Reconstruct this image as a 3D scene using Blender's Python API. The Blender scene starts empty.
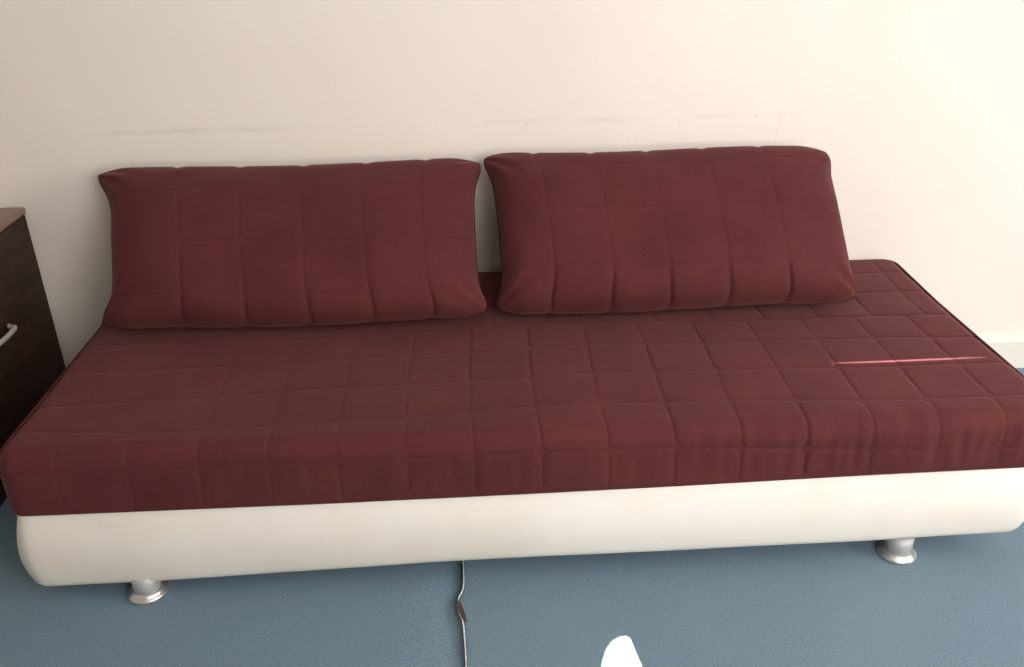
import bpy, bmesh, math, random
import numpy as np
from mathutils import Vector, Matrix, noise

random.seed(4)
scene = bpy.context.scene
C = scene.collection
PI = math.pi

# ------------------------------------------------------------------ camera
cam_d = bpy.data.cameras.new('camera')
cam = bpy.data.objects.new('camera', cam_d)
C.objects.link(cam)
cam_d.sensor_fit = 'HORIZONTAL'
cam_d.sensor_width = 36.0
cam_d.lens = 36.0 * 900.0 / 1024.0
cam_d.clip_start = 0.02
yaw, pitch, roll = 0.0445, 0.4599, -0.0160
fwd = Vector((math.sin(yaw) * math.cos(pitch), math.cos(yaw) * math.cos(pitch), -math.sin(pitch)))
rt = Vector((math.cos(yaw), -math.sin(yaw), 0))
up = rt.cross(fwd)
r2 = rt * math.cos(roll) + up * math.sin(roll)
u2 = -rt * math.sin(roll) + up * math.cos(roll)
M = Matrix(((r2.x, u2.x, -fwd.x, -0.1154), (r2.y, u2.y, -fwd.y, -1.4318),
            (r2.z, u2.z, -fwd.z, 1.2875), (0, 0, 0, 1)))
cam.matrix_world = M
scene.camera = cam

# ------------------------------------------------------------------ world, sun, daylight, exposure
scene.view_settings.view_transform = 'Standard'
scene.view_settings.look = 'None'
scene.view_settings.gamma = 1.0
scene.view_settings.use_curve_mapping = False
scene.view_settings.exposure = 0.34
w = bpy.data.worlds.new('sky')
scene.world = w
w.use_nodes = True
w.node_tree.nodes['Background'].inputs[0].default_value = (0.75, 0.85, 1.0, 1)
w.node_tree.nodes['Background'].inputs[1].default_value = 0.6

SX, SZ = 0.35, 0.62            # the sun travels (-SX, 1, -SZ)
sun_d = bpy.data.lights.new('sun', 'SUN')
sun_d.energy = 48.0
sun_d.angle = math.radians(0.06)
sun_d.color = (1.0, 0.95, 0.88)
sun = bpy.data.objects.new('sun', sun_d)
C.objects.link(sun)
sun.rotation_euler = Vector((-SX, 1, -SZ)).to_track_quat('-Z', 'Y').to_euler()
sun.location = (2, -5, 4)

def area(name, loc, target, sx, sy, power, col):
    d = bpy.data.lights.new(name, 'AREA')
    d.shape = 'RECTANGLE'; d.size = sx; d.size_y = sy; d.energy = power; d.color = col
    o = bpy.data.objects.new(name, d); C.objects.link(o)
    o.location = loc
    o.rotation_euler = (Vector(target) - Vector(loc)).to_track_quat('-Z', 'Y').to_euler()
    return o
area('window_daylight', (0.65, -2.36, 1.45), (-0.2, 0.8, 0.9), 2.0, 1.3, 70, (1.0, 0.965, 0.935))
area('side_window_daylight', (3.10, -0.95, 1.35), (0.2, 0.1, 0.4), 1.5, 1.4, 70, (1.0, 0.965, 0.935))

# ------------------------------------------------------------------ helpers
def tag(o, label=None, cat=None, group=None, kind=None):
    if label: o['label'] = label
    if cat: o['category'] = cat
    if group: o['group'] = group
    if kind: o['kind'] = kind
    return o

def thing(name, label, cat, loc=(0, 0, 0), group=None):
    o = bpy.data.objects.new(name, None); C.objects.link(o)
    o.location = loc; o.empty_display_size = 0.1
    return tag(o, label, cat, group)

def link(name, me, mat, parent=None, smooth=True):
    if mat and not me.materials: me.materials.append(mat)
    if smooth:
        me.polygons.foreach_set('use_smooth', [True] * len(me.polygons))
    o = bpy.data.objects.new(name, me); C.objects.link(o)
    if parent: o.parent = parent
    return o

def from_bm(name, bm, mat, parent=None, smooth=False):
    me = bpy.data.meshes.new(name)
    bmesh.ops.recalc_face_normals(bm, faces=bm.faces[:])
    bm.to_mesh(me); bm.free()
    return link(name, me, mat, parent, smooth)

def from_py(name, V, F, mat, parent=None, smooth=True):
    me = bpy.data.meshes.new(name)
    me.from_pydata([tuple(v) for v in V], [], [tuple(f) for f in F])
    me.update()
    return link(name, me, mat, parent, smooth)

def add_box(bm, x0, x1, y0, y1, z0, z1, bev=0.0):
    t = bmesh.new()
    bmesh.ops.create_cube(t, size=1)
    bmesh.ops.scale(t, vec=(x1 - x0, y1 - y0, z1 - z0), verts=t.verts[:])
    bmesh.ops.translate(t, vec=((x0 + x1) / 2, (y0 + y1) / 2, (z0 + z1) / 2), verts=t.verts[:])
    if bev:
        bmesh.ops.bevel(t, geom=t.edges[:], offset=bev, segments=3, profile=0.5, affect='EDGES')
    me = bpy.data.meshes.new('t'); t.to_mesh(me); t.free()
    bm.from_mesh(me); bpy.data.meshes.remove(me)

def add_lathe(bm, prof, n=40, cx=0, cy=0):
    rings = []
    for (r, z) in prof:
        if r < 1e-6:
            rings.append([bm.verts.new((cx, cy, z))])
        else:
            rings.append([bm.verts.new((cx + r * math.cos(2 * PI * k / n), cy + r * math.sin(2 * PI * k / n), z)) for k in range(n)])
    for a, b in zip(rings, rings[1:]):
        for k in range(n):
            k2 = (k + 1) % n
            va = [a[k % len(a)], a[k2 % len(a)]]; vb = [b[k2 % len(b)], b[k % len(b)]]
            f = []
            for v in va + vb:
                if v not in f: f.append(v)
            if len(f) > 2: bm.faces.new(f)

def tube_py(pts, r, n=8, closed=False):
    """tube along a list of points; returns V, F"""
    pts = [Vector(p) for p in pts]; m = len(pts); V = []; F = []
    prev = None
    for i, p in enumerate(pts):
        a = pts[(i - 1) % m] if closed or i > 0 else p
        b = pts[(i + 1) % m] if closed or i < m - 1 else p
        t = (b - a).normalized()
        if prev is None:
            ref = Vector((0, 0, 1)) if abs(t.z) < 0.9 else Vector((1, 0, 0))
            n1 = t.cross(ref).normalized()
        else:
            n1 = (prev - t * prev.dot(t)).normalized()
        prev = n1; n2 = t.cross(n1)
        rr = r[i] if isinstance(r, (list, tuple)) else r
        for k in range(n):
            c = 2 * PI * k / n
            V.append(p + n1 * rr * math.cos(c) + n2 * rr * math.sin(c))
    for i in range(m if closed else m - 1):
        j = (i + 1) % m
        for k in range(n):
            k2 = (k + 1) % n
            F.append((i * n + k, i * n + k2, j * n + k2, j * n + k))
    if not closed:
        F.append(tuple(range(n - 1, -1, -1)))
        F.append(tuple((m - 1) * n + k for k in range(n)))
    return V, F

# ------------------------------------------------------------------ materials
def mat(name, col, rough=0.8, metal=0.0, sheen=0.0, sheen_tint=(1, 1, 1), spec=0.5):
    m = bpy.data.materials.new(name); m.use_nodes = True
    b = m.node_tree.nodes['Principled BSDF']
    b.inputs['Base Color'].default_value = (*col, 1)
    b.inputs['Roughness'].default_value = rough
    b.inputs['Metallic'].default_value = metal
    b.inputs['Specular IOR Level'].default_value = spec
    if sheen:
        b.inputs['Sheen Weight'].default_value = sheen
        b.inputs['Sheen Roughness'].default_value = 0.4
        b.inputs['Sheen Tint'].default_value = (*sheen_tint, 1)
    return m

class NT:
    """tiny node-writing helper"""
    def __init__(s, m):
        s.t = m.node_tree; s.b = s.t.nodes['Principled BSDF']
        s.co = s.t.nodes.new('ShaderNodeTexCoord').outputs['Object']
    def n(s, typ, **kw):
        nd = s.t.nodes.new(typ)
        for k, v in kw.items():
            if k.startswith('_'): setattr(nd, k[1:], v)
            else: nd.inputs[k.replace('__', ' ')].default_value = v
        return nd
    def l(s, a, b): s.t.links.new(a, b)
    def noise(s, scale, detail=3, rough=0.5, vec=None):
        nd = s.n('ShaderNodeTexNoise', Scale=scale, Detail=detail, Roughness=rough)
        s.l(vec or s.co, nd.inputs['Vector']); return nd.outputs['Fac']
    def mapped(s, sc):
        nd = s.n('ShaderNodeMapping', Scale=sc); s.l(s.co, nd.inputs['Vector']); return nd.outputs['Vector']
    def ramp(s, fac, stops):
        nd = s.t.nodes.new('ShaderNodeValToRGB'); e = nd.color_ramp.elements
        while len(e) < len(stops): e.new(0.5)
        for k, (p, c) in enumerate(stops):
            e[k].position = p; e[k].color = (*c, 1) if len(c) == 3 else c
        s.l(fac, nd.inputs['Fac']); return nd.outputs['Color']
    def mix(s, fac, a, b, mode='MIX'):
        nd = s.t.nodes.new('ShaderNodeMix'); nd.data_type = 'RGBA'; nd.blend_type = mode
        for v, k in ((fac, 0), (a, 6), (b, 7)):
            if hasattr(v, 'is_linked'): s.l(v, nd.inputs[k])
            elif k == 0: nd.inputs[0].default_value = v
            else: nd.inputs[k].default_value = (*v, 1)
        return nd.outputs[2]
    def math(s, op, a, b=0.0, c=0.0):
        nd = s.t.nodes.new('ShaderNodeMath'); nd.operation = op
        for k, v in enumerate((a, b, c)):
            if hasattr(v, 'is_linked'): s.l(v, nd.inputs[k])
            else: nd.inputs[k].default_value = v
        return nd.outputs[0]
    def smooth(s, x, a, b):
        nd = s.t.nodes.new('ShaderNodeMapRange'); nd.interpolation_type = 'SMOOTHSTEP'
        s.l(x, nd.inputs[0]); nd.inputs[1].default_value = a; nd.inputs[2].default_value = b
        return nd.outputs[0]
    def bump(s, h, strength, dist):
        nd = s.n('ShaderNodeBump', Strength=strength, Distance=dist)
        s.l(h, nd.inputs['Height']); s.l(nd.outputs['Normal'], s.b.inputs['Normal'])
    def xyz(s):
        nd = s.t.nodes.new('ShaderNodeSeparateXYZ'); s.l(s.co, nd.inputs[0]); return nd.outputs

# painted wall with the scuffed line and the thin scratch
def make_wall_mat(marks):
    m = mat('cream_wall_paint', (0.80, 0.74, 0.66), 0.75, spec=0.25)
    t = NT(m)
    blot = t.noise(1.6, 3)
    col = t.ramp(blot, [(0.3, (0.80, 0.722, 0.65)), (0.7, (0.835, 0.765, 0.70))])
    if marks:
        x, y, z = t.xyz()
        wob = t.math('MULTIPLY', t.math('SUBTRACT', t.noise(3.0, 4), 0.5), 0.014)
        zz = t.math('ABSOLUTE', t.math('SUBTRACT', t.math('ADD', z, wob), 0.758))
        band = t.math('SUBTRACT', 1.0, t.smooth(zz, 0.001, 0.010))
        inx = t.math('MULTIPLY', t.smooth(x, -1.08, -0.95), t.math('SUBTRACT', 1.0, t.smooth(x, 0.6, 0.72)))
        patch = t.smooth(t.noise(1.0, 5, 0.65, t.mapped((4.5, 1, 22))), 0.45, 0.66)
        f = t.math('MULTIPLY', t.math('MULTIPLY', band, inx), t.math('MULTIPLY', patch, 0.17))
        col = t.mix(f, col, (0.30, 0.27, 0.23))
        # thin slanting scratch with two nail specks
        sx = t.math('ABSOLUTE', t.math('SUBTRACT', t.math('SUBTRACT', x, t.math('MULTIPLY', z, 0.09)), 0.612))
        sc = t.math('MULTIPLY', t.math('SUBTRACT', 1.0, t.smooth(sx, 0.0008, 0.003)),
                    t.math('MULTIPLY', t.smooth(z, 0.68, 0.70), t.math('SUBTRACT', 1.0, t.smooth(z, 0.765, 0.775))))
        col = t.mix(t.math('MULTIPLY', sc, 0.12), col, (0.35, 0.28, 0.22))
        for px, pz in ((0.617, 0.757), (0.69, 0.76), (0.708, 0.758), (0.03, 0.752), (0.42, 0.745)):
            dx = t.math('SUBTRACT', x, px); dz = t.math('SUBTRACT', z, pz)
            d = t.math('SQRT', t.math('ADD', t.math('MULTIPLY', dx, dx), t.math('MULTIPLY', dz, dz)))
            col = t.mix(t.math('MULTIPLY', t.math('SUBTRACT', 1.0, t.smooth(d, 0.001, 0.004)), 0.25), col, (0.35, 0.27, 0.2))
    t.l(col, t.b.inputs['Base Color'])
    t.bump(t.noise(55, 4), 0.12, 0.004)
    return m
M_wall = make_wall_mat(True)
M_wallp = mat('tan_wall_paint', (0.50, 0.45, 0.40), 0.85)
M_trim = mat('white_trim_paint', (0.80, 0.75, 0.68), 0.45)
M_ceil = mat('ceiling_paint', (0.8, 0.78, 0.74), 0.9)

M_carpet = mat('blue_grey_carpet', (0.2, 0.3, 0.38), 0.95, sheen=0.25, spec=0.1)
t = NT(M_carpet)
fine = t.noise(340, 2, 0.75)
col = t.ramp(fine, [(0.28, (0.090, 0.150, 0.205)), (0.52, (0.150, 0.228, 0.292)), (0.75, (0.23, 0.32, 0.385))])
col = t.mix(t.math('MULTIPLY', t.smooth(t.noise(2.2, 4), 0.5, 0.75), 0.28), col, (0.21, 0.26, 0.28))
t.l(col, t.b.inputs['Base Color'])
t.bump(t.noise(420, 2), 0.6, 0.004)

M_backing = mat('carpet_backing', (0.85, 0.83, 0.80), 0.9)
M_hole = mat('torn_brown_backing', (0.075, 0.045, 0.03), 0.95)

def velvet(name, c0, c1, c2):
    m = mat(name, c1, 0.85, sheen=0.15, sheen_tint=(1.0, 0.62, 0.62), spec=0.15)
    t = NT(m)
    col = t.ramp(t.noise(6.5, 3, 0.6), [(0.33, c0), (0.5, c1), (0.7, c2)])
    weave = t.ramp(t.noise(520, 2, 0.6), [(0.3, (0.78, 0.78, 0.78)), (0.7, (1.15, 1.15, 1.15))])
    col = t.mix(1.0, col, weave, 'MULTIPLY')
    t.l(col, t.b.inputs['Base Color'])
    t.bump(t.noise(700, 2), 0.25, 0.002)
    return m
M_velvet = velvet('maroon_quilted_velvet', (0.084, 0.0190, 0.0205), (0.094, 0.0210, 0.0255), (0.100, 0.0245, 0.0215))
M_pipe = mat('maroon_piping', (0.075, 0.02, 0.02), 0.95, spec=0.1)

M_vinyl = mat('cream_vinyl', (0.78, 0.72, 0.62), 0.5, spec=0.35)
t = NT(M_vinyl)
col = t.ramp(t.noise(3.0, 5, 0.6), [(0.35, (0.75, 0.69, 0.60)), (0.6, (0.81, 0.765, 0.70))])
grime = t.smooth(t.noise(1.0, 5, 0.7, t.mapped((5, 4, 30))), 0.62, 0.8)
col = t.mix(t.math('MULTIPLY', grime, 0.25), col, (0.42, 0.33, 0.25))
t.l(col, t.b.inputs['Base Color'])
t.bump(t.noise(180, 3), 0.08, 0.002)
M_steel = mat('painted_grey_metal', (0.42, 0.42, 0.43), 0.5, metal=0.25)
M_flange = mat('satin_silver', (0.72, 0.70, 0.67), 0.28, metal=0.85)

M_wood = mat('dark_stained_wood', (0.035, 0.02, 0.014), 0.5, spec=0.25)
t = NT(M_wood)
gr = t.noise(6, 6, 0.65, t.mapped((1.2, 1.2, 9)))
col = t.ramp(gr, [(0.3, (0.016, 0.008, 0.006)), (0.55, (0.036, 0.016, 0.010)), (0.75, (0.075, 0.029, 0.014))])
wear = t.smooth(t.noise(9, 6, 0.75), 0.66, 0.74)
col = t.mix(t.math('MULTIPLY', wear, 0.45), col, (0.16, 0.11, 0.085))
t.l(col, t.b.inputs['Base Color'])
t.bump(gr, 0.2, 0.003)
M_top = mat('worn_brown_top', (0.20, 0.12, 0.085), 0.35)
t = NT(M_top)
t.l(t.ramp(t.noise(5, 5, 0.6, t.mapped((8, 1.2, 1))), [(0.3, (0.15, 0.085, 0.06)), (0.7, (0.26, 0.16, 0.12))]), t.b.inputs['Base Color'])
M_handle = mat('pale_metal_handle', (0.62, 0.60, 0.58), 0.35, metal=0.6)

# ------------------------------------------------------------------ the room
WY = 0.835           # inside face of the wall behind the daybed
X0, X1, YF, ZC = -2.3, 3.20, -2.45, 2.5
BLY = -2.42          # plane of the added blind

def struct(o): o['kind'] = 'structure'; return o
def boxobj(name, b, m, bev=0.0, parent=None):
    bm = bmesh.new(); add_box(bm, *b, bev=bev); return from_bm(name, bm, m, parent)

struct(boxobj('wall_back', (X0 - 0.1, X1 + 0.1, WY, WY + 0.1, -0.1, ZC + 0.1), M_wall))
struct(boxobj('wall_left', (X0 - 0.1, X0, YF - 0.1, WY, -0.1, ZC + 0.1), M_wallp))
struct(boxobj('wall_right', (X1, X1 + 0.1, YF - 0.1, WY, -0.1, ZC + 0.1), M_wallp))
struct(boxobj('ceiling', (X0, X1, YF, WY, ZC, ZC + 0.1), M_ceil))
WX0, WX1, WZ0, WZ1 = -0.35, 2.15, 0.75, 2.12
bm = bmesh.new()
add_box(bm, X0, WX0, YF - 0.1, YF, -0.1, ZC + 0.1)
add_box(bm, WX1, X1, YF - 0.1, YF, -0.1, ZC + 0.1)
add_box(bm, WX0, WX1, YF - 0.1, YF, -0.1, WZ0)
add_box(bm, WX0, WX1, YF - 0.1, YF, WZ1, ZC + 0.1)
struct(from_bm('wall_front', bm, M_wallp))

# window frame; opaque blind added unseen, gaps shaped to throw sun streak and patch
bm = bmesh.new()
for b in ((WX0 - 0.05, WX0 + 0.02, WZ0 - 0.05, WZ1 + 0.05), (WX1 - 0.02, WX1 + 0.05, WZ0 - 0.05, WZ1 + 0.05)):
    add_box(bm, b[0], b[1], YF - 0.02, YF + 0.025, b[2], b[3], 0.004)
add_box(bm, WX0 - 0.05, WX1 + 0.05, YF - 0.02, YF + 0.025, WZ1 - 0.02, WZ1 + 0.05, 0.004)
add_box(bm, WX0 - 0.05, WX1 + 0.05, YF - 0.02, YF + 0.04, WZ0 - 0.05, WZ0 + 0.02, 0.004)
win = struct(from_bm('window_1', bm, M_trim))
def to_blind(x, y, z=0.0):           # back along the sun's path to the blind
    s = y - BLY
    return (x + SX * s, z + SZ * s)
arch = [(0.075, -0.34), (0.088, -0.25), (0.097, -0.215), (0.108, -0.187), (0.122, -0.168), (0.138, -0.158), (0.150, -0.156), (0.158, -0.162),
        (0.163, -0.20), (0.170, -0.25), (0.182, -0.34)]
hole = [to_blind(*p) for p in arch]
a, b = to_blind(0.635, 0.236, 0.362), to_blind(1.0, 0.238, 0.362)
slit = [(a[0] + (b[0] - a[0]) * k / 10, a[1] + (b[1] - a[1]) * k / 10 - 0.0028 * math.sin(PI * k / 10) ** 0.7) for k in range(11)]
slit += [(a[0] + (b[0] - a[0]) * k / 10, a[1] + (b[1] - a[1]) * k / 10 + 0.0008 * math.sin(PI * k / 10)) for k in range(9, 0, -1)]
bm = bmesh.new()
def loop(ps):
    vs = [bm.verts.new((p[0], BLY, p[1])) for p in ps]
    return [bm.edges.new((vs[i], vs[(i + 1) % len(vs)])) for i in range(len(vs))]
ed = loop([(WX0 - 0.1, WZ0 - 0.1), (WX1 + 0.1, WZ0 - 0.1), (WX1 + 0.1, WZ1 + 0.1), (WX0 - 0.1, WZ1 + 0.1)]) + loop(hole) + loop(slit)
bmesh.ops.triangle_fill(bm, use_beauty=True, use_dissolve=False, edges=ed)
M_blind = mat('unseen_blind_cream', (0.75, 0.7, 0.62), 0.9)
from_bm('unseen_blind', bm, M_blind, win)

bm = bmesh.new()
for b in ((-1.78, -1.70, 0.58, 2.12), (-0.20, -0.12, 0.58, 2.12)): add_box(bm, X1 - 0.03, X1 + 0.01, b[0], b[1], b[2], b[3], 0.004)
for z in (0.58, 2.05): add_box(bm, X1 - 0.03, X1 + 0.01, -1.70, -0.20, z, z + 0.07, 0.004)
win2 = struct(from_bm('window_2', bm, M_trim))
bm = bmesh.new(); add_box(bm, X1 - 0.012, X1 - 0.002, -1.71, -0.19, 0.62, 2.08); from_bm('unseen_blind', bm, M_blind, win2)

# skirting board
bm = bmesh.new()
prof = [(WY, 0.0), (WY - 0.018, 0.0), (WY - 0.018, 0.088), (WY - 0.014, 0.099), (WY - 0.008, 0.105), (WY, 0.107)]
A = [bm.verts.new((X0, y, z)) for y, z in prof]; B = [bm.verts.new((X1, y, z)) for y, z in prof]
for i in range(len(prof)):
    j = (i + 1) % len(prof); bm.faces.new((A[i], A[j], B[j], B[i]))
bm.faces.new(A); bm.faces.new(B[::-1])
struct(from_bm('baseboard_back', bm, M_trim))

# carpeted floor; the right-hand sheet stands a few millimetres proud of the left at the join
def seam_x(y):
    pts = [(-2.45, -0.10), (-0.9, -0.135), (-0.40, -0.150), (-0.213, -0.156), (-0.15, -0.1585), (-0.107, -0.161), (-0.092, -0.163), (-0.078, -0.169), (-0.055, -0.1725), (-0.03, -0.170),
           (-0.005, -0.1605), (0.03, -0.1600), (0.077, -0.1610), (0.2, -0.163), (WY, -0.17)]
    return float(np.interp(y, [p[0] for p in pts], [p[1] for p in pts]))
ys = np.concatenate([np.linspace(YF, -0.5, 40)[:-1], np.linspace(-0.5, 0.15, 131)[:-1], np.linspace(0.15, WY, 12)])
offL = [X0, -1.0, -0.30, -0.12, -0.07, -0.045, -0.03, -0.02, -0.012, -0.006, -0.002]
zL = [0, 0, 0, 0, -0.003, -0.007, -0.0105, -0.013, -0.0145, -0.015, -0.015]
offR = [0.000, 0.0015, 0.004, 0.012, 0.03, 0.08, 0.3, 1.0, X1]
zR = [-0.015, -0.001, 0.0005, 0.0005, 0.0, 0, 0, 0, 0]
V = []; F = []
nc = len(offL) + len(offR)
for y in ys:
    s = seam_x(y)
    for o, z in zip(offL, zL): V.append((o if o == X0 else s + o, y, z))
    for o, z in zip(offR, zR): V.append((o if o == X1 else s + o, y, z))
for i in range(len(ys) - 1):
    for k in range(nc - 1):
        F.append((i * nc + k, i * nc + k + 1, (i + 1) * nc + k + 1, (i + 1) * nc + k))
fl = from_py('floor', V, F, M_carpet); struct(fl)

seam = thing('carpet_seam', 'pale frayed seam in the blue-grey carpet with a small torn brown hole', 'carpet seam', (-0.16, -0.05, 0.0))
def rel(V, o): return [Vector(v) - o for v in V]
so = Vector((-0.16, -0.05, 0))
pts = []; rad = []
for k in range(240):
    y = -0.5 + 1.0 * k / 239
    pts.append((seam_x(y) + 0.0006 + random.uniform(-0.0006, 0.0006), y, 0.0005 + random.uniform(-0.0004, 0.0006)))
    rad.append(0.0008 + random.uniform(0, 0.0006))
Vt, Ft = tube_py(pts, rad, 6)
from_py('frayed_edge', rel(Vt, so), Ft, M_backing, seam)
# the torn hole: a small leaf-shaped patch of exposed brown backing with a raised rim
bm = bmesh.new()
hc = Vector((-0.1625, -0.068, 0.0))
ring = []
outline = [(-0.008, 0.030), (-0.0095, 0.012), (-0.007, -0.006), (-0.001, -0.022), (0.006, -0.034), (0.0085, -0.030), (0.0065, -0.014), (0.002, 0.004), (-0.003, 0.018), (-0.006, 0.028)]
cen = bm.verts.new((hc.x - 0.0005 - so.x, hc.y - 0.003 - so.y, 0.0016))
for (x, y) in outline: ring.append(bm.verts.new((hc.x + x - so.x, hc.y + y - so.y, 0.0026)))
low = [bm.verts.new((v.co.x, v.co.y, -0.010)) for v in ring]
for i in range(len(ring)):
    j = (i + 1) % len(ring)
    bm.faces.new((cen, ring[i], ring[j])); bm.faces.new((ring[i], low[i], low[j], ring[j]))
bm.faces.new(low)
from_bm('torn_hole', bm, M_hole, seam)['label'] = 'small torn brown hole'

# ------------------------------------------------------------------ mattress
ZT, ZB, MD = 0.362, 0.236, 0.822
MX0, MX1 = -1.028, 1.040
P = 0.13
def pw(pts): 
    xs = [q[0] for q in pts]; vs = [q[1] for q in pts]
    return lambda x: np.interp(x, xs, vs)
rowA = pw([(-1.03, -0.040), (-0.13, -0.038), (0.26, -0.040), (0.52, -0.058), (0.78, -0.074), (1.03, -0.080)])
rowB = pw([(-1.03, 0.088), (-0.9, 0.078), (-0.77, 0.064), (-0.64, 0.068), (-0.51, 0.077), (-0.26, 0.084), (-0.125, 0.101), (0, 0.110), (0.13, 0.109), (0.38, 0.101), (0.65, 0.079), (1.03, 0.077)])
rowC = pw([(-1.03, 0.18), (-0.64, 0.196), (-0.515, 0.213), (-0.385, 0.221), (0, 0.228), (0.13, 0.233), (0.39, 0.229), (0.65, 0.219), (1.03, 0.215)])
rowD = pw([(-1.03, 0.315), (-0.65, 0.329), (-0.515, 0.338), (-0.39, 0.350), (0, 0.363), (0.13, 0.369), (0.39, 0.360), (0.65, 0.351), (1.03, 0.343)])
rowE = pw([(-1.03, 0.445), (-0.39, 0.449), (0, 0.482), (0.25, 0.472), (0.52, 0.461), (1.03, 0.460)])
rowF = pw([(-1.03, 0.575), (1.03, 0.597)])
rowG = pw([(-1.03, 0.690), (1.03, 0.712)])
ROWS = [rowA, rowB, rowC, rowD, rowE, rowF, rowG]

def quilt(u, v, D=0.0017, w=0.0031, puff=0.0012):
    """height of the quilting at cloth coordinates u (along) and v (across)"""
    b = np.full(u.shape, 9.0)
    for r in ROWS: b = np.minimum(b, np.abs(v - r(u)))
    upper = v > rowE(u)
    uu = np.where(upper, u - 0.05, u) + 0.004 * np.sin(9 * v + 3 * u)
    a = np.abs((uu / P + 0.5) % 1.0 - 0.5) * P
    rc = 0.022
    qa = rc - a; qb = rc - b
    s = np.where((qa > 0) & (qb > 0), rc - np.hypot(np.maximum(qa, 0), np.maximum(qb, 0)), np.minimum(a, b))
    s = np.maximum(s, 0)
    return -D * np.exp(-(s / w) ** 2) + puff * (1 - np.exp(-s / 0.022)) - puff

def box_shell(xs, ys, zs):
    """shared-vertex grid over the six faces of a box; returns points and quads"""
    nx, ny, nz = len(xs), len(ys), len(zs)
    idx = {}
    pts = []; quads = []
    def grid(n1, n2, fn, flip):
        ii = np.zeros((n1, n2), int)
        for i in range(n1):
            for j in range(n2):
                k = fn(i, j)
                q = idx.get(k)
                if q is None:
                    q = len(pts); idx[k] = q; pts.append((xs[k[0]], ys[k[1]], zs[k[2]]))
                ii[i, j] = q
        for i in range(n1 - 1):
            for j in range(n2 - 1):
                f = (ii[i, j], ii[i + 1, j], ii[i + 1, j + 1], ii[i, j + 1])
                quads.append(tuple(int(z) for z in (f[::-1] if flip else f)))
    grid(nx, ny, lambda i, j: (i, j, nz - 1), False)
    grid(nx, ny, lambda i, j: (i, j, 0), True)
    grid(nx, nz, lambda i, j: (i, 0, j), False)
    grid(nx, nz, lambda i, j: (i, ny - 1, j), True)
    grid(ny, nz, lambda i, j: (nx - 1, i, j), False)
    grid(ny, nz, lambda i, j: (0, i, j), True)
    return np.array(pts), quads

def smoothnoise(Pn, sc, seed=0):
    return np.array([noise.noise(Vector((p[0] * sc[0] + seed, p[1] * sc[1], p[2] * sc[2]))) for p in Pn])

xs = np.linspace(MX0, MX1, 700); ysm = np.linspace(0, MD, 290); zsm = np.linspace(ZB - 0.030, ZT, 48)
B0, quads = box_shell(xs, ysm, zsm)
R = 0.040
lo = np.array([MX0 + R, R, ZB - 0.030 + R]); hi = np.array([MX1 - R, MD - R, ZT - R])
q = np.clip(B0, lo, hi); d = B0 - q
nrm = d / np.maximum(np.linalg.norm(d, axis=1, keepdims=True), 1e-9)
Pm = q + R * nrm
# softer upper front edge
u = B0[:, 0] + np.where(B0[:, 0] > MX1 - 1e-6, (ZT - B0[:, 2]), 0) - np.where(B0[:, 0] < MX0 + 1e-6, (ZT - B0[:, 2]), 0)
v = B0[:, 1] - np.where(B0[:, 1] < 1e-6, (ZT - B0[:, 2]), 0) + np.where(B0[:, 1] > MD - 1e-6, (ZT - B0[:, 2]), 0)
under = B0[:, 2] < ZB - 0.030 + 1e-6
h = quilt(u, v)
strength = 0.85 + 0.38 * np.clip(B0[:, 0] / 0.5, -1, 1) + 0.9 * smoothnoise(B0, (5, 5, 5), 21.0)
h *= np.clip(strength, 0.62, 1.8)
h[under] = 0
# soft unevenness; the cloth puckers on the front face, mostly to the right
h += 0.004 * smoothnoise(B0, (2.2, 3.0, 3.0), 3.1) + 0.0015 * smoothnoise(B0, (9, 9, 9), 7.7)
front = np.clip((0.07 - v) / 0.09, 0, 1) * np.clip((v + 0.15) / 0.05, 0, 1)
rightw = 0.35 + 0.65 * np.clip((B0[:, 0] - 0.1) / 0.5, 0, 1)
h += front * rightw * (0.0035 * smoothnoise(B0, (26, 6, 5), 1.3) + 0.0028 * smoothnoise(B0, (48, 10, 9), 4.4))
h[under] = 0
low_fade = np.clip((B0[:, 2] - ZB) / 0.02, 0, 1)
Pm = Pm + nrm * (h * np.where(under, 0, 1) * low_fade)[:, None]
# a gentle dip along the middle of the bed where people sit
Pm[:, 2] -= np.where(B0[:, 2] > ZT - 1e-6, 0.004 * np.exp(-((B0[:, 0] + 0.35) / 0.35) ** 2) * np.exp(-((B0[:, 1] - 0.3) / 0.2) ** 2), 0)
drop = lambda x: np.interp(x, [-1.03, -0.4, 0.0, 0.27, 0.65, 1.03], [0.012, 0.013, 0.010, 0.007, 0.0, -0.003])
Pm[:, 2] -= drop(B0[:, 0]) * np.clip((ZT - Pm[:, 2]) / (ZT - ZB), 0, 1.2)
zc = ZB - drop(Pm[:, 0])
Pm[:, 2] = np.maximum(Pm[:, 2], zc + 0.0003 * (B0[:, 2] - ZB))
Pm[:, 2] += 0.009 * np.clip((B0[:, 1] - 0.55) / 0.25, 0, 1) * np.clip((B0[:, 2] - ZB) / (ZT - ZB), 0, 1)
mt = thing('mattress', 'long maroon quilted mattress lying on the cream daybed base', 'mattress', (0, MD / 2, ZB))
mo = Vector((0, MD / 2, ZB))
from_py('quilted_cover', Pm - np.array(mo), quads, M_velvet, mt)
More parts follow.
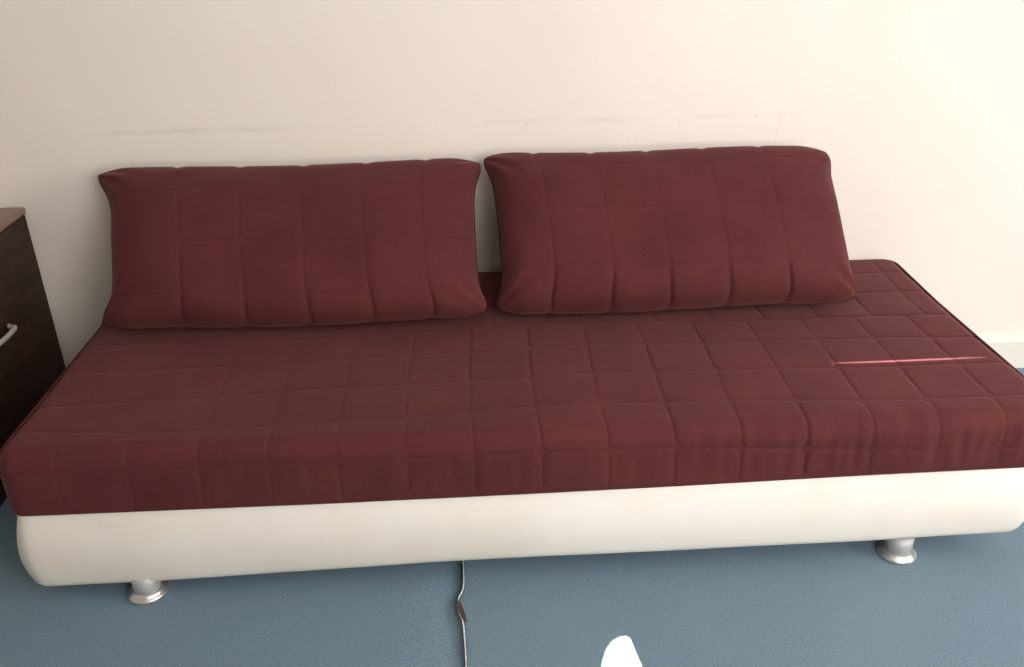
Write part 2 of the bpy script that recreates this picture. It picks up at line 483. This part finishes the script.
# piping round the two ends and the back
def plan_edge(off, r):
    ps = []
    x0, x1, y0, y1 = MX0 + off, MX1 - off, off, MD - off
    def arc(cx, cy, a0, a1):
        for k in range(9):
            c = a0 + (a1 - a0) * k / 8; ps.append((cx + r * math.cos(c), cy + r * math.sin(c)))
    def seg(p, q_, n=40):
        for k in range(1, n): ps.append((p[0] + (q_[0] - p[0]) * k / n, p[1] + (q_[1] - p[1]) * k / n))
    ps.append((x0 + 0.003, y0 + 0.03))
    seg((x0, y0 + 0.03), (x0, y1 - r)); arc(x0 + r, y1 - r, PI, PI / 2)
    seg((x0 + r, y1), (x1 - r, y1), 80); arc(x1 - r, y1 - r, PI / 2, 0)
    seg((x1, y1 - r), (x1, y0 + 0.03)); ps.append((x1 - 0.003, y0 + 0.03))
    return ps
Vt, Ft = tube_py([(x, y, ZT - 0.014 + 0.009 * min(1, max(0, (y - 0.55) / 0.25))) for x, y in plan_edge(0.010, 0.034)], 0.0050, 8)
from_py('piping', rel(Vt, mo), Ft, M_pipe, mt)

# ------------------------------------------------------------------ daybed base
bed = thing('daybed', 'low cream vinyl daybed base on short round metal legs', 'daybed', (0, 0.4, 0))
bo = Vector((0, 0.4, 0))
BX0, BX1, BY0, BY1, BZ0, BZ1 = -1.014, 0.996, 0.008, 0.79, 0.049, 0.2354
Bp, bq = box_shell(np.linspace(BX0, BX1, 120), np.linspace(BY0, BY1, 60), np.linspace(BZ0, BZ1, 28))
R2 = 0.021
lo = np.array([BX0 + R2, BY0 + R2, BZ0 + R2]); hi = np.array([BX1 - R2, BY1 - R2, BZ1])
q = np.clip(Bp, lo, hi); d = Bp - q
nr = d / np.maximum(np.linalg.norm(d, axis=1, keepdims=True), 1e-9)
isside = np.linalg.norm(d, axis=1) > 1e-9
Pb = np.where(isside[:, None], q + R2 * nr, Bp)
# padded belly: the front and the ends swell at mid height, the lower edge hangs a little lower on the left
zf = (Bp[:, 2] - BZ0) / (BZ1 - BZ0)
sw = 0.014 * np.sin(PI * np.clip(zf, 0, 1))
Pb[:, 1] -= np.where(Bp[:, 1] < BY0 + 1e-6, sw, 0)
Pb[:, 0] += np.where(Bp[:, 0] > BX1 - 1e-6, sw, 0) - np.where(Bp[:, 0] < BX0 + 1e-6, sw, 0)
sag = np.interp(Bp[:, 0], [-1.03, -0.8, -0.2, 0.7, 1.0], [-0.015, -0.015, 0.003, 0.007, 0.013])
Pb[:, 2] += sag * (1 - np.clip(zf, 0, 1)) ** 1.2
Pb[:, 2] -= drop(Bp[:, 0]) * np.clip(zf, 0, 1)
Pb[:, 1] += 0.0015 * smoothnoise(Bp, (4, 4, 9), 5.5) * (Bp[:, 1] < BY0 + 1e-6)
from_py('padded_base', Pb - np.array(bo), bq, M_vinyl, bed)
# welt round the right-hand end of the front
zz = np.linspace(0, 1, 24)
pts = []
for k in zz:
    ang = PI * k
    z = BZ0 + 0.012 + (BZ1 - BZ0 - 0.02) * k
    pts.append((BX1 - 0.003 + 0.010 * math.sin(PI * k) - 0.02 * (1 - math.sin(PI * min(1, k * 1.6 + 0.05) ) if k < 0.28 else 0), BY0 + 0.012 - 0.008 * math.sin(PI * k), z + 0.01 * (1 - k)))
Vt, Ft = tube_py(pts, 0.0032, 8)
from_py('welt', rel(Vt, bo), Ft, M_vinyl, bed)
LEGZ = 0.054
def leg(x, y, pt):
    bm = bmesh.new()
    add_lathe(bm, [(0, 0.012), (0.0272, 0.012), (0.0275, 0.03), (0.0280, LEGZ), (0, LEGZ)], 40)
    o = from_bm('leg', bm, M_steel, bed, True); o.location = Vector((x, y, 0)) - bo
    bm = bmesh.new()
    add_lathe(bm, [(0, 0.0), (0.037, 0.0), (0.0395, 0.0025), (0.0395, 0.007), (0.0375, 0.0095), (0.0345, 0.0105), (0.0335, 0.0135), (0.0305, 0.0165), (0.0268, 0.0175), (0.0, 0.0175)], 48)
    f = from_bm('foot_flange', bm, M_flange, o, True)
    return o
for x, y in ((-0.806, 0.027), (0.765, 0.040), (-0.806, 0.72), (0.764, 0.72)):
    leg(x, y, None)

# ------------------------------------------------------------------ pillows
def make_pillow(label, corners, cols, rows, T, seed, org, group, lowb, pinch):
    """corners: BL, BR, TR, TL of the seam outline in 3-D; cols / rows: seam places in cloth coordinates 0..1"""
    BL, BR, TR, TL = [np.array(c) for c in corners]
    n, m = 330, 150
    # concentrate samples near the edges
    def sp(k): 
        s = np.linspace(-1, 1, k); return np.sin(s * PI / 2 * 0.93) / math.sin(PI / 2 * 0.93)
    a, b = np.meshgrid(sp(n), sp(m), indexing='ij')
    s, tt = (a + 1) / 2, (b + 1) / 2
    # pinched outline: the middle of each edge draws in, corners stay out as ears
    ca = np.where(a < 0, pinch[0], pinch[1]); cb = 0.03
    rnd = lambda q_: 0.060 * np.clip((np.abs(q_) - 0.80) / 0.20, 0, 1) ** 2.5
    s2 = 0.5 + (s - 0.5) * (1 - ca * (1 - np.abs(b) ** 5) - 0.75 * rnd(b))
    scal = np.zeros_like(a)
    for c in cols: scal += np.exp(-((s - c) / 0.012) ** 2)
    t2 = 0.5 + (tt - 0.5) * (1 - cb * (1 - np.abs(a) ** 9) - 1.6 * rnd(a) - 0.016 * scal * np.abs(b) ** 6)
    t2 = t2 + 0.010 * np.sin(7.0 * s + seed) * np.abs(b) ** 2
    base = (BL[None, None] * ((1 - s2) * (1 - t2))[..., None] + BR[None, None] * (s2 * (1 - t2))[..., None]
            + TR[None, None] * (s2 * t2)[..., None] + TL[None, None] * ((1 - s2) * t2)[..., None])
    ux = (BR - BL) / np.linalg.norm(BR - BL); uy = ((TL + TR) - (BL + BR)); uy /= np.linalg.norm(uy)
    nz = np.cross(ux, uy); nz /= np.linalg.norm(nz)      # towards the room
    full = (1 - np.abs(a) ** 6.0) ** 0.46 * (1 - np.abs(b) ** 2.5) ** 0.48
    W = np.linalg.norm(BR - BL); H = np.linalg.norm(TL - BL)
    # quilting
    da = np.full(a.shape, 9.0); db = np.full(a.shape, 9.0)
    for c in cols: da = np.minimum(da, np.abs(s - c + 0.010 * np.sin(2.2 * (tt - 0.5)) * 0.5) * W)
    for r in rows: db = np.minimum(db, np.abs(tt - r - 0.014 * np.sin(5 * s + seed)) * H)
    rc = 0.024
    qa, qb = rc - da, rc - db
    sd = np.where((qa > 0) & (qb > 0), rc - np.hypot(np.maximum(qa, 0), np.maximum(qb, 0)), np.minimum(da, db))
    sd = np.maximum(sd, 0)
    low = np.clip((-b - lowb) / 0.34, 0, 1)
    g = -0.0012 * np.exp(-(sd / 0.0036) ** 2) - 0.0065 * low ** 1.3 * np.exp(-(da / 0.0038) ** 2) + 0.0008 * (1 - np.exp(-sd / 0.02)) + 0.006 * low * (1 - np.exp(-da / 0.03))
    wr = np.array([[noise.noise(Vector((x * 3.2 + seed, y * 2.4, 0.3))) for y in b[0]] for x in a[:, 0]])
    # small pleats that run in from the ends of the bottom seam
    cornw = np.clip((np.abs(a) - 0.78) / 0.2, 0, 1) * np.clip((np.abs(b) - 0.25) / 0.5, 0, 1)
    ang = np.arctan2((1.02 - np.abs(b)) * H, (1.02 - np.abs(a)) * W)
    pleat = 0.006 * cornw * np.sin(ang * 11 + seed)
    edge = np.clip(full * 2.2, 0, 1)
    hf = T * 0.54 * full * (1 + 0.09 * wr - 0.12 * b) + (g + pleat) * edge
    hb = T * 0.46 * full * (1 + 0.10 * wr)
    Fr = base + nz * hf[..., None]
    Bk = base - nz * hb[..., None]
    idF = np.arange(n * m).reshape(n, m); idB = idF + n * m
    idB[0, :] = idF[0, :]; idB[-1, :] = idF[-1, :]; idB[:, 0] = idF[:, 0]; idB[:, -1] = idF[:, -1]
    V = np.concatenate([Fr.reshape(-1, 3), Bk.reshape(-1, 3)]) - np.array(org)
    F = []
    for i in range(n - 1):
        for j in range(m - 1):
            F.append((int(idF[i, j]), int(idF[i + 1, j]), int(idF[i + 1, j + 1]), int(idF[i, j + 1])))
            F.append((int(idB[i, j]), int(idB[i, j + 1]), int(idB[i + 1, j + 1]), int(idB[i + 1, j])))
    o = thing('pillow', label, 'pillow', org, group)
    c = from_py('quilted_cover', V, F, M_velvet, o)
    bm = bmesh.new(); bm.from_mesh(c.data)
    bmesh.ops.delete(bm, geom=[v_ for v_ in bm.verts if not v_.link_faces], context='VERTS')
    bm.to_mesh(c.data); bm.free()
    per = [base[i, 0] for i in range(0, n, 3)] + [base[-1, j] for j in range(0, m, 3)] + [base[i, -1] for i in range(n - 1, -1, -3)] + [base[0, j] for j in range(m - 1, -1, -3)]
    out = []
    for p_ in per:
        if not out or np.linalg.norm(p_ - out[-1]) > 1e-3: out.append(p_)
    if np.linalg.norm(out[0] - out[-1]) < 1e-3: out.pop()
    Vt, Ft = tube_py([Vector(p_ - np.array(org)) for p_ in out], 0.0030, 6, True)
    from_py('edge_seam', Vt, Ft, M_pipe, o)
    return o

gp = 'maroon quilted pillows on the daybed'
make_pillow('maroon quilted pillow on the left, nearer the dark wooden chest',
            [(-0.995, 0.478, 0.378), (-0.072, 0.480, 0.378), (-0.073, 0.768, 0.686), (-1.043, 0.768, 0.684)],
            [0.212, 0.375, 0.540, 0.704, 0.860], [0.13, 0.43, 0.765], 0.165, 1.0, (-0.55, 0.60, ZT), gp, 0.62, (0.105, 0.08))
make_pillow('maroon quilted pillow on the right, farther from the dark wooden chest',
            [(-0.078, 0.492, 0.378), (0.818, 0.495, 0.376), (0.795, 0.768, 0.694), (-0.098, 0.768, 0.700)],
            [0.14, 0.304, 0.466, 0.629, 0.794], [0.215, 0.565, 0.865], 0.165, 2.4, (0.37, 0.61, ZT), gp, 0.45, (0.085, 0.045))

# ------------------------------------------------------------------ wooden chest at the left
ch = thing('wooden_chest', 'dark brown wooden chest with a metal side handle left of the daybed', 'chest', (-1.5, 0.45, 0))
co = Vector((-1.5, 0.45, 0))
CX1, CX0, CY0, CY1, CZ = -1.246, -1.80, 0.06, 0.808, 0.582
bm = bmesh.new(); add_box(bm, CX0, CX1, CY0, CY1, 0.0, CZ - 0.016, 0.003)
bmesh.ops.translate(bm, vec=-co, verts=bm.verts[:]); from_bm('body', bm, M_wood, ch)
bm = bmesh.new(); add_box(bm, CX0 - 0.003, CX1 + 0.003, CY0 - 0.003, CY1 + 0.002, CZ - 0.016, CZ, 0.003)
bmesh.ops.translate(bm, vec=-co, verts=bm.verts[:]); o = from_bm('top', bm, M_top, ch); o['label'] = 'lighter worn brown top'
# bail handle on the side
hy, hz = 0.535, 0.358
pts = [(CX1, hy - 0.05, hz)]
for k in range(7):
    c = PI / 2 * k / 6; pts.append((CX1 + 0.008 + 0.014 * math.sin(c), hy - 0.05 + 0.014 * (1 - math.cos(c)), hz - 0.004))
pts += [(CX1 + 0.022, hy, hz - 0.006)]
pts += [(p[0], 2 * hy - p[1], p[2]) for p in pts[-2::-1]]
Vt, Ft = tube_py(pts, 0.0062, 10)
hd = from_py('side_handle', rel(Vt, co), Ft, M_handle, ch); hd['label'] = 'pale metal handle'
for s_ in (-1, 1):
    bm = bmesh.new()
    add_box(bm, CX1 - 0.002, CX1 + 0.004, hy + s_ * 0.05 - 0.012, hy + s_ * 0.05 + 0.012, hz - 0.016, hz + 0.016, 0.0015)
    bmesh.ops.translate(bm, vec=-co, verts=bm.verts[:]); from_bm('handle_plate', bm, M_wood, hd)
